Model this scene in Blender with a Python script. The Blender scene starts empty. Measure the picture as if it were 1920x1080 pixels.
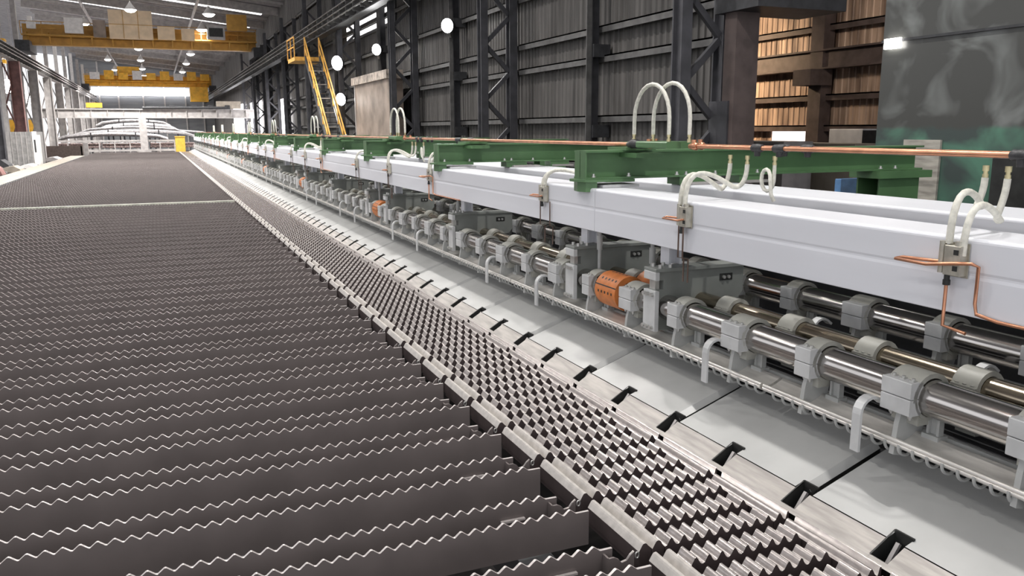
import bpy, math, random
from mathutils import Vector, Matrix
random.seed(7)
S = bpy.context.scene
COL = S.collection
PI = math.pi

# ------------------------------------------------------------------ camera
F = 1550.0
def camera_axes():
    s = -0.0045
    vy = Vector(((291-960)/F, -(246-540)/F, -1.0)).normalized()
    x = (F*F + 669*960 + (246-291*s-540)*(-294)) / (669+294*s)
    y = 246 + s*(x-291)
    vx = Vector(((x-960)/F, -(y-540)/F, -1.0)).normalized()
    return vx, vy, vx.cross(vy)
AX, AY, AZ = camera_axes()
cam_data = bpy.data.cameras.new('camera'); cam = bpy.data.objects.new('camera', cam_data); COL.objects.link(cam)
cam_data.sensor_width = 36.0; cam_data.lens = F*36.0/1920.0
cam_data.clip_start = 0.05; cam_data.clip_end = 600
cam.matrix_world = Matrix((AX, AY, AZ)).to_4x4()
cam.location = (0, 0, 2.0)
S.camera = cam

# ------------------------------------------------------------------ world, exposure, lights
world = bpy.data.worlds.new('world'); S.world = world; world.use_nodes = True
bg = world.node_tree.nodes['Background']; bg.inputs[0].default_value = (0.96, 0.96, 1.0, 1); bg.inputs[1].default_value = 1.3
S.view_settings.view_transform = 'Standard'; S.view_settings.look = 'None'
S.view_settings.gamma = 1.0; S.view_settings.use_curve_mapping = False; S.view_settings.exposure = 0.0
KEY_W = 1550.0          # power of one roof lamp of the row above the conveyor
ROW_W = 330.0           # power of one roof lamp of the other rows
FLOOD_W = 500.0

# ------------------------------------------------------------------ materials
MATS = {}
def mat(name, col, rough=0.6, metal=0.0, var=0.12, scale=6.0, bump=0.0, emit=None, estr=0.0, stretch=None, spec=0.5, col2=None, contrast=(0.35,0.65)):
    if name in MATS: return MATS[name]
    m = bpy.data.materials.new(name); m.use_nodes = True
    nt = m.node_tree; p = nt.nodes['Principled BSDF']
    p.inputs['Roughness'].default_value = rough; p.inputs['Metallic'].default_value = metal
    p.inputs['Specular IOR Level'].default_value = spec
    tc = nt.nodes.new('ShaderNodeTexCoord'); mp = nt.nodes.new('ShaderNodeMapping')
    geo = nt.nodes.new('ShaderNodeNewGeometry')
    nt.links.new(geo.outputs['Position'], mp.inputs['Vector'])
    if stretch: mp.inputs['Scale'].default_value = stretch
    nz = nt.nodes.new('ShaderNodeTexNoise'); nz.inputs['Scale'].default_value = scale; nz.inputs['Detail'].default_value = 5.0
    nt.links.new(mp.outputs[0], nz.inputs['Vector'])
    rp = nt.nodes.new('ShaderNodeValToRGB')
    c2 = col2 if col2 else tuple(max(0, c*(1-2*var)) for c in col)
    rp.color_ramp.elements[0].position = contrast[0]; rp.color_ramp.elements[1].position = contrast[1]
    rp.color_ramp.elements[0].color = (*c2, 1); rp.color_ramp.elements[1].color = (*[min(1, c*(1+var)) for c in col], 1)
    nt.links.new(nz.outputs['Fac'], rp.inputs[0]); nt.links.new(rp.outputs[0], p.inputs['Base Color'])
    if bump:
        b = nt.nodes.new('ShaderNodeBump'); b.inputs['Strength'].default_value = bump; b.inputs['Distance'].default_value = 0.01
        nt.links.new(nz.outputs['Fac'], b.inputs['Height']); nt.links.new(b.outputs[0], p.inputs['Normal'])
    if emit:
        p.inputs['Emission Color'].default_value = (*emit, 1); p.inputs['Emission Strength'].default_value = estr
    MATS[name] = m
    return m
rake_side = mat('rake_side', (0.180, 0.155, 0.149), 0.45, 0.1, 0.06, 3.0)
rake_top = mat('rake_top_worn_steel', (0.72, 0.67, 0.65), 0.34, 0.35, 0.08, 30)
grid_top = mat('grid_top_worn_steel', (0.44, 0.405, 0.39), 0.27, 0.6, 0.08, 25)
ridge_m = mat('ridge_worn_steel', (0.52, 0.49, 0.46), 0.4, 0.15, 0.08, 20)
grid_side = mat('grid_side', (0.065, 0.048, 0.047), 0.6, 0.1, 0.1, 8)
apron_m = mat('apron_paint', (0.415, 0.42, 0.412), 0.34, 0.0, 0.05, 2.2, spec=0.5)
foot_m = mat('apron_foot', (0.38, 0.355, 0.33), 0.42, 0.1, 0.14, 5, stretch=(6, 0.6, 1))
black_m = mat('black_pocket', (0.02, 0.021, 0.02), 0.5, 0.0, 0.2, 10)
mach_m = mat('machine_grey_paint', (0.44, 0.45, 0.44), 0.42, 0.0, 0.06, 5)
cap_m = mat('cap_grey_paint', (0.56, 0.57, 0.57), 0.42, 0.0, 0.05, 8)
capback_m = mat('cap_greenish_grey_paint', (0.40, 0.40, 0.36), 0.45, 0.0, 0.06, 8)
house_m = mat('housing_grey_paint', (0.225, 0.24, 0.225), 0.45, 0.0, 0.06, 5)
steel_m = mat('roller_steel', (0.50, 0.48, 0.46), 0.17, 1.0, 0.06, 3, stretch=(14, 0.8, 14))
bronze_m = mat('roller_steel_stained', (0.44, 0.38, 0.29), 0.19, 1.0, 0.15, 3, stretch=(10, 0.8, 10))
trough_m = mat('trough_steel', (0.76, 0.74, 0.70), 0.3, 0.5, 0.08, 4, stretch=(5, 1, 5))
bolt_m = mat('bolt_zinc', (0.62, 0.62, 0.60), 0.35, 0.7, 0.05, 10)
orange_m = mat('orange_coupling', (0.62, 0.20, 0.05), 0.45, 0.0, 0.1, 12)
beam_m = mat('beam_pale_grey_paint', (0.77, 0.785, 0.83), 0.4, 0.0, 0.035, 1.2, stretch=(1, 0.3, 2))
green_m = mat('green_paint', (0.095, 0.195, 0.085), 0.42, 0.0, 0.08, 3)
tube_m = mat('brown_tube', (.20, .14, .115), .45, .5, .1, 10)
copper_m = mat('copper', (0.62, 0.30, 0.18), 0.35, 0.85, 0.1, 10)
tape_m = mat('black_tape', (0.035, 0.035, 0.038), 0.5, 0.0, 0.2, 30, bump=0.4)
hose_m = mat('white_hose', (0.72, 0.71, 0.63), 0.5, 0.0, 0.08, 40)
brass_m = mat('brass', (0.62, 0.55, 0.33), 0.35, 0.8, 0.08, 20)
nickel_m = mat('nickel_block', (0.52, 0.50, 0.43), 0.38, 0.6, 0.1, 20)
dark_m = mat('dark_steel', (0.045, 0.046, 0.05), 0.55, 0.2, 0.15, 6)
col_m = mat('column_paint', (0.062, 0.062, 0.07), 0.5, 0.1, 0.15, 3)
wall_m = mat('wall_sheet', (0.115, 0.109, 0.103), 0.5, 0.2, 0.25, 1.6, stretch=(1, 3, 0.25), contrast=(0.3, 0.7))
girt_m = mat('girt_steel', (0.12, 0.118, 0.116), 0.5, 0.2, 0.15, 4)
brown_m = mat('brown_wall_sheet', (0.42, 0.31, 0.24), 0.55, 0.1, 0.3, 1.2, stretch=(1, 3, 0.3), col2=(0.13, 0.085, 0.065), contrast=(0.35, 0.62))
browncol_m = mat('brown_column', (0.10, 0.075, 0.07), 0.55, 0.1, 0.15, 3)
rust_m = mat('rusty_tan_sheet', (0.25, 0.20, 0.165), 0.6, 0.1, 0.2, 1.2)
roof_m = mat('roof_sheet', (0.26, 0.25, 0.26), 0.6, 0.1, 0.15, 2)
floor_m = mat('floor_concrete', (0.11, 0.10, 0.10), 0.8, 0.0, 0.2, 1.5)
tan_m = mat('tan_walkway', (0.30, 0.265, 0.22), 0.6, 0.0, 0.1, 3)
yellow_m = mat('crane_yellow', (0.50, 0.27, 0.05), 0.5, 0.0, 0.1, 2)
yellow2_m = mat('bright_crane_yellow', (0.85, 0.45, 0.04), 0.5, 0.0, 0.1, 2)
yellowbox_m = mat('yellow_box_paint', (0.70, 0.42, 0.06), 0.5, 0.0, 0.08, 4)
rail_y = mat('handrail_yellow', (0.70, 0.38, 0.08), 0.45, 0.0, 0.1, 5)
cabinet_m = mat('cabinet_beige', (0.72, 0.56, 0.38), 0.5, 0.0, 0.06, 2)
white_m = mat('white_panel', (0.72, 0.70, 0.68), 0.5, 0.0, 0.06, 4)
endwall_m = mat('end_wall_sheet', (0.33, 0.35, 0.37), 0.5, 0.1, 0.08, 1, stretch=(0.3, 1, 2))
lgrey_m = mat('light_grey_steel', (0.42, 0.40, 0.39), 0.5, 0.2, 0.1, 3)
bar_m = mat('bright_steel_bars', (0.46, 0.445, 0.45), 0.4, 0.3, 0.2, 6)
redcol_m = mat('red_brown_column', (0.24, 0.12, 0.11), 0.55, 0.0, 0.15, 3)
lamp_m = mat('lamp_glow', (1, 1, 1), 0.5, 0.0, 0.0, 1, emit=(1, 0.97, 0.92), estr=14.0)
sky_m = mat('skylight_glow', (1, 1, 1), 0.5, 0.0, 0.0, 1, emit=(1, 0.98, 0.97), estr=2.2)
day_m = mat('daylight_glow', (1, 1, 1), 0.5, 0.0, 0.0, 1, emit=(1, 0.97, 1.0), estr=6.0)
# smudged dark panel with a green lower band
def smudge_mat():
    m = bpy.data.materials.new('smudged_green_panel'); m.use_nodes = True; nt = m.node_tree; p = nt.nodes['Principled BSDF']
    p.inputs['Roughness'].default_value = 0.32
    geo = nt.nodes.new('ShaderNodeNewGeometry'); sep = nt.nodes.new('ShaderNodeSeparateXYZ'); nt.links.new(geo.outputs['Position'], sep.inputs[0])
    n1 = nt.nodes.new('ShaderNodeTexNoise'); n1.inputs['Scale'].default_value = 1.5; n1.inputs['Detail'].default_value = 3; n1.inputs['Distortion'].default_value = 0.9
    nt.links.new(geo.outputs['Position'], n1.inputs['Vector'])
    r1 = nt.nodes.new('ShaderNodeValToRGB'); r1.color_ramp.elements[0].position = 0.46; r1.color_ramp.elements[1].position = 0.70
    r1.color_ramp.elements[0].color = (0.052, 0.053, 0.049, 1); r1.color_ramp.elements[1].color = (0.17, 0.18, 0.175, 1)
    r2 = nt.nodes.new('ShaderNodeValToRGB'); r2.color_ramp.elements[0].position = 0.36; r2.color_ramp.elements[1].position = 0.62
    r2.color_ramp.elements[0].color = (0.045, 0.062, 0.058, 1); r2.color_ramp.elements[1].color = (0.085, 0.20, 0.14, 1)
    nt.links.new(n1.outputs['Fac'], r1.inputs[0]); nt.links.new(n1.outputs['Fac'], r2.inputs[0])
    n2 = nt.nodes.new('ShaderNodeTexNoise'); n2.inputs['Scale'].default_value = 4.0; nt.links.new(geo.outputs['Position'], n2.inputs['Vector'])
    ad = nt.nodes.new('ShaderNodeMath'); ad.operation = 'MULTIPLY_ADD'; ad.inputs[1].default_value = 0.10
    nt.links.new(n2.outputs['Fac'], ad.inputs[0]); nt.links.new(sep.outputs['Z'], ad.inputs[2])
    lt = nt.nodes.new('ShaderNodeMapRange'); lt.inputs['From Min'].default_value = 2.02; lt.inputs['From Max'].default_value = 2.07
    nt.links.new(ad.outputs[0], lt.inputs['Value'])
    mx = nt.nodes.new('ShaderNodeMix'); mx.data_type = 'RGBA'
    nt.links.new(lt.outputs[0], mx.inputs['Factor']); nt.links.new(r2.outputs[0], mx.inputs['A']); nt.links.new(r1.outputs[0], mx.inputs['B'])
    nt.links.new(mx.outputs['Result'], p.inputs['Base Color'])
    return m
smudge_m = smudge_mat()

# ------------------------------------------------------------------ mesh helpers
class MB:
    def __init__(s): s.v = []; s.f = []; s.m = []; s.sm = []
    def add(s, vs, fs, mi=0, smooth=False):
        o = len(s.v); s.v += [tuple(v) for v in vs]
        for f in fs: s.f.append(tuple(i+o for i in f)); s.m.append(mi); s.sm.append(smooth)
        return s
    def box(s, x0, x1, y0, y1, z0, z1, mi=0):
        vs = [(x0,y0,z0),(x1,y0,z0),(x1,y1,z0),(x0,y1,z0),(x0,y0,z1),(x1,y0,z1),(x1,y1,z1),(x0,y1,z1)]
        return s.add(vs, [(3,2,1,0),(4,5,6,7),(0,1,5,4),(1,2,6,5),(2,3,7,6),(3,0,4,7)], mi)
    def cbox(s, x0, x1, y0, y1, z0, z1, c=0.005, mi=0):          # box with chamfered edges along Y and ends
        pts = [(x0+c,z0),(x1-c,z0),(x1,z0+c),(x1,z1-c),(x1-c,z1),(x0+c,z1),(x0,z1-c),(x0,z0+c)]
        return s.prism_y(pts, y0, y1, mi)
    def prism_y(s, pts, y0, y1, mi=0, caps=True, smooth=False):     # (x,z) polygon, counter-clockwise in xz
        n = len(pts); vs = [(x,y0,z) for x,z in pts]+[(x,y1,z) for x,z in pts]
        fs = [(i,(i+1)%n,n+(i+1)%n,n+i) for i in range(n)]
        s.add(vs, fs, mi, smooth)
        if caps: s.add(vs, [tuple(range(n-1,-1,-1)), tuple(range(n,2*n))], mi)
        return s
    def prism_x(s, pts, x0, x1, mi=0):                              # (y,z) polygon
        n = len(pts); vs = [(x0,y,z) for y,z in pts]+[(x1,y,z) for y,z in pts]
        fs = [(i,(i+1)%n,n+(i+1)%n,n+i) for i in range(n)]+[tuple(range(n-1,-1,-1)), tuple(range(n,2*n))]
        return s.add(vs, fs, mi)
    def prism_z(s, pts, z0, z1, mi=0):
        n = len(pts); vs = [(x,y,z0) for x,y in pts]+[(x,y,z1) for x,y in pts]
        fs = [(i,(i+1)%n,n+(i+1)%n,n+i) for i in range(n)]+[tuple(range(n-1,-1,-1)), tuple(range(n,2*n))]
        return s.add(vs, fs, mi)
    def tube(s, pts, r, n=8, mi=0, caps=True):
        pts = [Vector(p) for p in pts]; rs = r if isinstance(r, (list, tuple)) else [r]*len(pts)
        rings = []; up = None
        for i, p in enumerate(pts):
            t = (pts[min(i+1,len(pts)-1)]-pts[max(i-1,0)]).normalized()
            if up is None:
                up = Vector((0,0,1)) if abs(t.z) < 0.9 else Vector((1,0,0))
            a = t.cross(up)
            if a.length < 1e-6: a = t.cross(Vector((1,0,0)))
            a.normalize(); b = a.cross(t).normalized(); up = b
            rings.append([p+(a*math.cos(2*PI*k/n)+b*math.sin(2*PI*k/n))*rs[i] for k in range(n)])
        vs = [v for rg in rings for v in rg]; fs = []
        for i in range(len(pts)-1):
            for k in range(n): fs.append((i*n+k, i*n+(k+1)%n, (i+1)*n+(k+1)%n, (i+1)*n+k))
        s.add(vs, fs, mi, True)
        if caps: s.add(rings[0], [tuple(range(n-1,-1,-1))], mi); s.add(rings[-1], [tuple(range(n))], mi)
        return s
    def cyl(s, p0, p1, r, n=12, mi=0): return s.tube([p0,p1], r, n, mi)
    def bar(s, p0, p1, w, h, mi=0):                                  # rectangular bar between two points
        p0, p1 = Vector(p0), Vector(p1); t = (p1-p0).normalized()
        up = Vector((0,0,1)) if abs(t.z) < 0.95 else Vector((0,1,0))
        a = t.cross(up).normalized()*(w/2); b = a.cross(t).normalized()*(h/2)
        vs = [p0-a-b,p0+a-b,p0+a+b,p0-a+b,p1-a-b,p1+a-b,p1+a+b,p1-a+b]
        return s.add(vs, [(3,2,1,0),(4,5,6,7),(0,1,5,4),(1,2,6,5),(2,3,7,6),(3,0,4,7)], mi)
    def arc_y(s, cx, cz, ri, ro, a0, a1, y0, y1, n=10, mi=0):        # annulus sector extruded along Y
        out = [(cx+ro*math.cos(a0+(a1-a0)*k/n), cz+ro*math.sin(a0+(a1-a0)*k/n)) for k in range(n+1)]
        inn = [(cx+ri*math.cos(a0+(a1-a0)*k/n), cz+ri*math.sin(a0+(a1-a0)*k/n)) for k in range(n+1)]
        vs = [(x,y0,z) for x,z in out]+[(x,y0,z) for x,z in inn]+[(x,y1,z) for x,z in out]+[(x,y1,z) for x,z in inn]
        m = n+1; fs = []; fc = []
        for k in range(n):
            fs.append((k,k+1,2*m+k+1,2*m+k)); fs.append((m+k+1,m+k,3*m+k,3*m+k+1))
            fc.append((k+1,k,m+k,m+k+1)); fc.append((2*m+k,2*m+k+1,3*m+k+1,3*m+k))
        s.add(vs, fs, mi, True); s.add(vs, fc+[(0,2*m,3*m,m),(n,m+n,3*m+n,2*m+n)], mi)
        return s
    def mesh(s, name, mats):
        me = bpy.data.meshes.new(name); me.from_pydata(s.v, [], s.f)
        for m in (mats if isinstance(mats, (list, tuple)) else [mats]): me.materials.append(m)
        me.polygons.foreach_set('material_index', s.m); me.polygons.foreach_set('use_smooth', s.sm)
        me.update(); return me
    def build(s, name, mats, parent=None, loc=None): return put(name, s.mesh(name, mats), parent, loc)
def put(name, me, parent=None, loc=None):
    o = bpy.data.objects.new(name, me); COL.objects.link(o)
    if parent: o.parent = parent
    if loc: o.location = loc
    return o
def tag(o, label=None, cat=None, group=None, kind=None):
    if label: o['label'] = label
    if cat: o['category'] = cat
    if group: o['group'] = group
    if kind: o['kind'] = kind
    return o
def empty(name, loc, label, cat, group=None):
    o = bpy.data.objects.new(name, None); COL.objects.link(o); o.location = loc; o.empty_display_size = 0.2
    return tag(o, label, cat, group)
def copy_tree(o, parent=None, loc=None, label=None):
    c = o.copy(); COL.objects.link(c); c.parent = parent
    if loc is not None: c.location = loc
    if label: c['label'] = label
    for ch in o.children: copy_tree(ch, c)
    return c
def bez(p0, p1, p2, p3, n=14):
    P = [Vector(p) for p in (p0,p1,p2,p3)]
    return [P[0]*(1-t)**3+P[1]*3*t*(1-t)**2+P[2]*3*t*t*(1-t)+P[3]*t**3 for t in [k/n for k in range(n+1)]]

MOD = 0.62; YF0 = 3.196 - 2*MOD        # first grid module front
BED_END = 90.0
NMOD = int((BED_END-YF0)/MOD)

# ------------------------------------------------------------------ the setting
def struct(name, mb, m, label=None, cat=None):
    o = mb.build(name, m); o['kind'] = 'structure'
    if label: o['label'] = label; o['category'] = cat
    return o
struct('floor', MB().box(-34, 24, -12, 170, -1.75, -1.5), floor_m, 'dark concrete hall floor below the cooling bed', 'floor')
RZ = lambda x: 12.2+0.107*(10.6-x)
rf = MB()
rf.add([(-30,-12,RZ(-30)),(20,-12,RZ(20)),(20,166,RZ(20)),(-30,166,RZ(-30)),(-30,-12,RZ(-30)+.2),(20,-12,RZ(20)+.2),(20,166,RZ(20)+.2),(-30,166,RZ(-30)+.2)],
       [(3,2,1,0),(4,5,6,7),(0,1,5,4),(1,2,6,5),(2,3,7,6),(3,0,4,7)])
ceiling = struct('ceiling', rf, roof_m, 'sloping grey sheet roof over the hall', 'ceiling')
# purlins, rafters, skylight strips of the roof
yk = -6
while yk < 164:
    for xa, xb in ((-11, 10.4),):
        m = MB(); m.bar((xa, yk, RZ(xa)-.35), (xb, yk, RZ(xb)-.35), .25, .6); m.build('rafter', col_m if yk < 60 else lgrey_m, ceiling)
    m = MB(); m.bar((-10.5, yk+5.0, RZ(-10.5)-.04), (9.6, yk+5.0, RZ(9.6)-.04), .75, .05); m.build('skylight_strip', sky_m, ceiling)
    for dy in (2.0, 3.2, 6.8, 8.2):
        m = MB(); m.bar((-11, yk+dy, RZ(-11)-.12), (10.4, yk+dy, RZ(10.4)-.12), .1, .2); m.build('purlin', lgrey_m, ceiling)
    yk += 10.15
for xx in (-5.2, 3.9):
    m = MB(); m.bar((xx, -8, RZ(xx)-.75), (xx, 164, RZ(xx)-.75), .18, .18); m.build('roof_tie', lgrey_m, ceiling)

ew = struct('wall_back', MB().box(-13, 14, 165, 165.3, -1.5, 15), endwall_m, 'pale grey sheeted end wall of the hall', 'wall')
for xx in (-8.5, -5.5, -1.5, 2, 5.5, 8.5): MB().box(xx-.12, xx+.12, 164.7, 165, -1.5, RZ(xx)-.3).build('wall_post', white_m, ew)
for zz in (4.5, 8.2, 11): MB().box(-11, 11, 164.85, 165, zz, zz+.25).build('girt', lgrey_m, ew)
win = struct('window_1', MB().box(-9.9, 6.2, 164.4, 164.7, 8.2, 9.5), day_m, 'long glowing window band across the end wall', 'window')

# right wall (sheets as parts)
WX = 10.25
wall_r = struct('wall_right', MB().box(WX+.12, WX+.3, 13.1, 165, -1.5, 12.4), wall_m, 'dark grey corrugated sheet wall behind the columns', 'wall')
def sheet_mesh(name, w, h, m, amp=.035, n=4):
    b = MB(); pts = []
    for k in range(n):
        y = k*w/n; q = w/n
        pts += [(y, 0), (y+q*.55, 0), (y+q*.65, amp), (y+q*.9, amp)]
    pts.append((w-.015, 0))
    vs = []; 
    for y, d in pts: vs += [(-d, y, 0), (-d, y, h)]
    b.add(vs, [(2*i, 2*i+2, 2*i+3, 2*i+1) for i in range(len(pts)-1)])
    return b.mesh(name, m)
sm = sheet_mesh('wall_sheet', 0.92, 13.7, wall_m)
y = 13.1
while y < 62: put('wall_sheet', sm, wall_r, (WX+.1, y, -1.5)); y += .92
far = put('far_wall_sheets', sheet_mesh('far_wall_sheets', 103, 13.7, wall_m, .035, 220), wall_r, (WX+.1, y, -1.5)); far['kind'] = 'stuff'
for z in (1.15, 2.3, 3.72, 4.42, 5.75, 7.2, 8.6, 10.2):
    for k in range(0, 8):
        ya = 13.25+10.15*k
        m = MB(); m.box(WX-.16, WX+.06, ya+.1, ya+10.0, z, z+.035); m.box(WX-.16, WX-.13, ya+.1, ya+10.0, z-.13, z+.035)
        m.build('girt', girt_m, wall_r)
# louvre windows high in the wall and open bright doorway
lou = struct('window_2', MB().box(WX-.02, WX+.05, 37.4, 47.5, 6.7, 8.9), dark_m, 'louvred window strip high in the dark wall', 'window')
for z in (6.85, 7.35, 7.85, 8.35):
    for k in range(10): MB().box(WX-.05, WX-.03, 37.6+k, 38.5+k, z, z+.2).build('pane', sky_m, lou)
for i, (ya, yb, za, zb) in enumerate([(88, 98, .2, 5.0), (70, 73.5, .3, 4.6), (106, 120, -.5, 5.2)]):
    struct('door_%d' % (i+1), MB().box(WX-.3, WX-.2, ya, yb, za-1, zb), day_m, ['wide bright doorway in the right wall beyond the stair', 'narrow bright slot of daylight in the right wall', 'far bright doorway near the end wall'][i], 'doorway')
# brown wall of the neighbouring bay
BX = 18.0
bw = struct('wall_bay', MB().box(BX+.12, BX+.3, 2, 40, -1.5, 9), brown_m, 'rusty brown lit sheet wall of the next bay', 'wall')
sb = sheet_mesh('brown_sheet', 0.95, 10.5, brown_m, .022, 4)
y = 8.0
while y < 27: put('wall_sheet', sb, bw, (BX+.1, y, -1.5)); y += .95
for z in (1.35, 2.05, 2.92, 4.86, 5.9):
    m = MB(); m.box(BX-.2, BX+.05, 6, 28, z, z+.04); m.box(BX-.2, BX-.16, 6, 28, z-.14, z+.04); m.build('girt', browncol_m, bw)
m = MB(); m.box(BX-.45, BX-.1, 6, 28, 3.65, 3.7); m.box(BX-.3, BX-.25, 6, 28, 3.7, 4.15); m.box(BX-.45, BX-.1, 6, 28, 4.15, 4.2); m.build('runway_girder', browncol_m, bw)
for yy in (19.15, 12.0, 26.0):
    m = MB(); m.box(BX-.4, BX, yy-.25, yy+.25, -1.5, 9); m.box(BX-.9, BX-.1, yy-.35, yy+.35, 3.2, 3.64); m.build('wall_post', browncol_m, bw)
wlit = struct('window_3', MB().box(BX-.1, BX-.05, 19.7, 21.2, 1.2, 1.95), mat('pinkish_window', (1, .9, .88), emit=(1, .88, .86), estr=1.6), 'small bright window low in the brown wall', 'window')
struct('wall_left', MB().box(-30.3, -30, 20, 165, -1.5, 3.2), mat('left_wall', (.5, .47, .46), .6), 'pale wall of the far left bay', 'wall')

# ------------------------------------------------------------------ columns, runways, wall posts
def lattice_column(y, h=11.5):
    o = empty('lattice_column', (9.0, y, -1.5), 'dark steel lattice column standing along the right wall', 'column', 'lattice columns of the right wall')
    for x0, w in ((0, .22), (.92, .24)):
        m = MB(); m.box(x0-w/2, x0+w/2, -.16, -.12, 0, h); m.box(x0-w/2, x0+w/2, .12, .16, 0, h); m.box(x0-.03, x0+.03, -.12, .12, 0, h)
        m.build('leg', col_m, o)
    me = None; z = .4; k = 0
    while z < h-1:
        m = MB(); a, b = ((.1, 0, z), (.82, 0, z+.72)) if k % 2 else ((.82, 0, z), (.1, 0, z+.72))
        m.bar(a, b, .1, .12); m.build('diagonal', col_m, o); z += .8; k += 1
    MB().box(-.3, 1.2, -.3, .3, -.0, .05).build('base_plate', col_m, o)
    return o
for k in range(0, 9): lattice_column(13.25+10.15*k)
for k in range(0, 8):
    o = empty('wall_post', (9.8, 18.27+10.15*k, -1.5), 'thin dark steel post between two lattice columns', 'post', 'thin posts of the right wall')
    m = MB(); m.box(-.02, .02, -.11, .11, 0, 11.5); m.build('web', col_m, o)
    m = MB(); m.box(-.16, -.02, -.13, -.1, 0, 11.5); m.build('flange', girt_m, o)
    m = MB(); m.box(.02, .3, .1, .13, 0, 11.5); m.build('flange', col_m, o)
    for z in (3.3, 5.2, 7.0): MB().box(0, .45, -.2, .2, z, z+.3).build('bracket', dark_m, o)
o = empty('brown_column', (9.75, 13.0, -1.5), 'wide brown boxed column at the end of the dark wall', 'column')
MB().box(-.05, .45, -.42, -.08, 0, 13).build('shaft', browncol_m, o); MB().box(-.09, -.05, -.3, .25, 0, 4.0).build('cover_plate', col_m, o)
MB().box(-.15, 1.8, -1.1, .1, 5.55, 6.6).build('head_beam', dark_m, o)
# crane runway girders
def runway(x, sgn, label):
    o = empty('crane_runway', (x, 0, 7.0), label, 'crane girder')
    m = MB(); m.box(-.22, .22, -8, 164, 0, .04); m.box(-.03, .03, -8, 164, .04, .86); m.box(-.25, .25, -8, 164, .86, .9); m.build('girder', dark_m if sgn > 0 else lgrey_m, o)
    MB().box(-.04, .04, -8, 164, .9, 1.02).build('crane_rail', lgrey_m, o)
    for z in (.25, .5, .75): MB().cyl((-.42*sgn, -8, z), (-.42*sgn, 164, z), .035, 6).build('conductor_bar', girt_m if sgn > 0 else lgrey_m, o)
    y = 30
    while y < 120:
        m = MB(); m.box(min(-.45*sgn, 0), max(-.45*sgn, 0), y-.02, y+.02, .1, .8); m.build('bracket', girt_m, o); y += 1.45
    return o
runway(8.75, 1, 'dark crane runway girder with conductor bars on the right columns')
runway(-9.0, -1, 'grey crane runway girder along the left columns')
for k in range(0, 11):
    y = 60.5+10.15*k
    red = (k == 1)
    o = empty('hall_column', (-9.0, y, -1.5), 'red-brown steel column under the left crane runway' if red else 'grey steel column under the left crane runway', 'column', None if red else 'columns of the left runway')
    cm = redcol_m if red else (col_m if k == 0 else lgrey_m)
    m = MB(); m.box(-.35, -.3, -.3, .3, 0, 8.5); m.box(.3, .35, -.3, .3, 0, 8.5); m.box(-.3, .3, -.03, .03, 0, 8.5); m.build('shaft', cm, o)
    m = MB(); m.box(-1.1, -.75, -.3, .3, 0, 14); m.build('roof_leg', white_m if k % 2 else lgrey_m, o)
    for q in range(5):
        m = MB(); a, b = ((-.75, 0, 1+1.5*q), (-.3, 0, 2.4+1.5*q)) if q % 2 else ((-.3, 0, 1+1.5*q), (-.75, 0, 2.4+1.5*q)); m.bar(a, b, .1, .1); m.build('brace', cm, o)

# ------------------------------------------------------------------ overhead lamps
def lamp_light(loc, w, size=.11, spot=True):
    l = bpy.data.lights.new('roof_lamp_light', 'SPOT'); l.energy = w; l.shadow_soft_size = size; l.spot_size = 2.5; l.spot_blend = .6; l.color = (1, .965, .93)
    o = bpy.data.objects.new('roof_lamp_light', l); COL.objects.link(o); o.location = loc; return o
lm_shade = MB(); n = 16
vs = []
for r, z in ((.08, .55), (.12, .45), (.42, .02), (.45, 0)): vs += [(r*math.cos(2*PI*k/n), r*math.sin(2*PI*k/n), z) for k in range(n)]
lm_shade.add(vs, [(i*n+k, (i+1)*n+k, (i+1)*n+(k+1) % n, i*n+(k+1) % n) for i in range(3) for k in range(n)], 0, True)
shade_me = lm_shade.mesh('shade', white_m)
bulb = MB(); vs = []
for r, z in ((.38, .03), (.40, -.04), (.25, -.16), (.02, -.2)): vs += [(r*math.cos(2*PI*k/n), r*math.sin(2*PI*k/n), z) for k in range(n)]
bulb.add(vs, [(i*n+k, (i+1)*n+k, (i+1)*n+(k+1) % n, i*n+(k+1) % n) for i in range(3) for k in range(n)], 0, True)
bulb_me = bulb.mesh('bulb', lamp_m)
rod_me = MB().cyl((0, 0, .5), (0, 0, 1.9), .025, 6).mesh('hanger', lgrey_m)
for X, Ys, W in ((4.22, [1.5, 9, 17, 25, 33, 41, 49, 57, 66, 76, 88, 100, 114, 130], KEY_W), (-1.0, [-2, 8, 18, 28, 38, 46, 55, 70, 86, 102, 118, 134, 150], ROW_W), (-5.0, [4, 16, 28, 40, 48, 56, 84, 104, 124, 144], ROW_W)):
    for y in Ys:
        z = RZ(X)-2.6
        o = empty('roof_lamp', (X, y, z), 'glowing white bell lamp hanging under the roof', 'lamp', 'bell lamps under the roof')
        put('shade', shade_me, o); put('bulb', bulb_me, o); put('hanger', rod_me, o)
        if y > -50:
            l = lamp_light((0, 0, -.25), W*min(28.0, 1+1.05*(max(y, 0)/8.5)**1.5) if X < 4 else W*(1 if y < 30 else 1.1)); l.parent = o; l.name = 'lamp_light'

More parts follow.
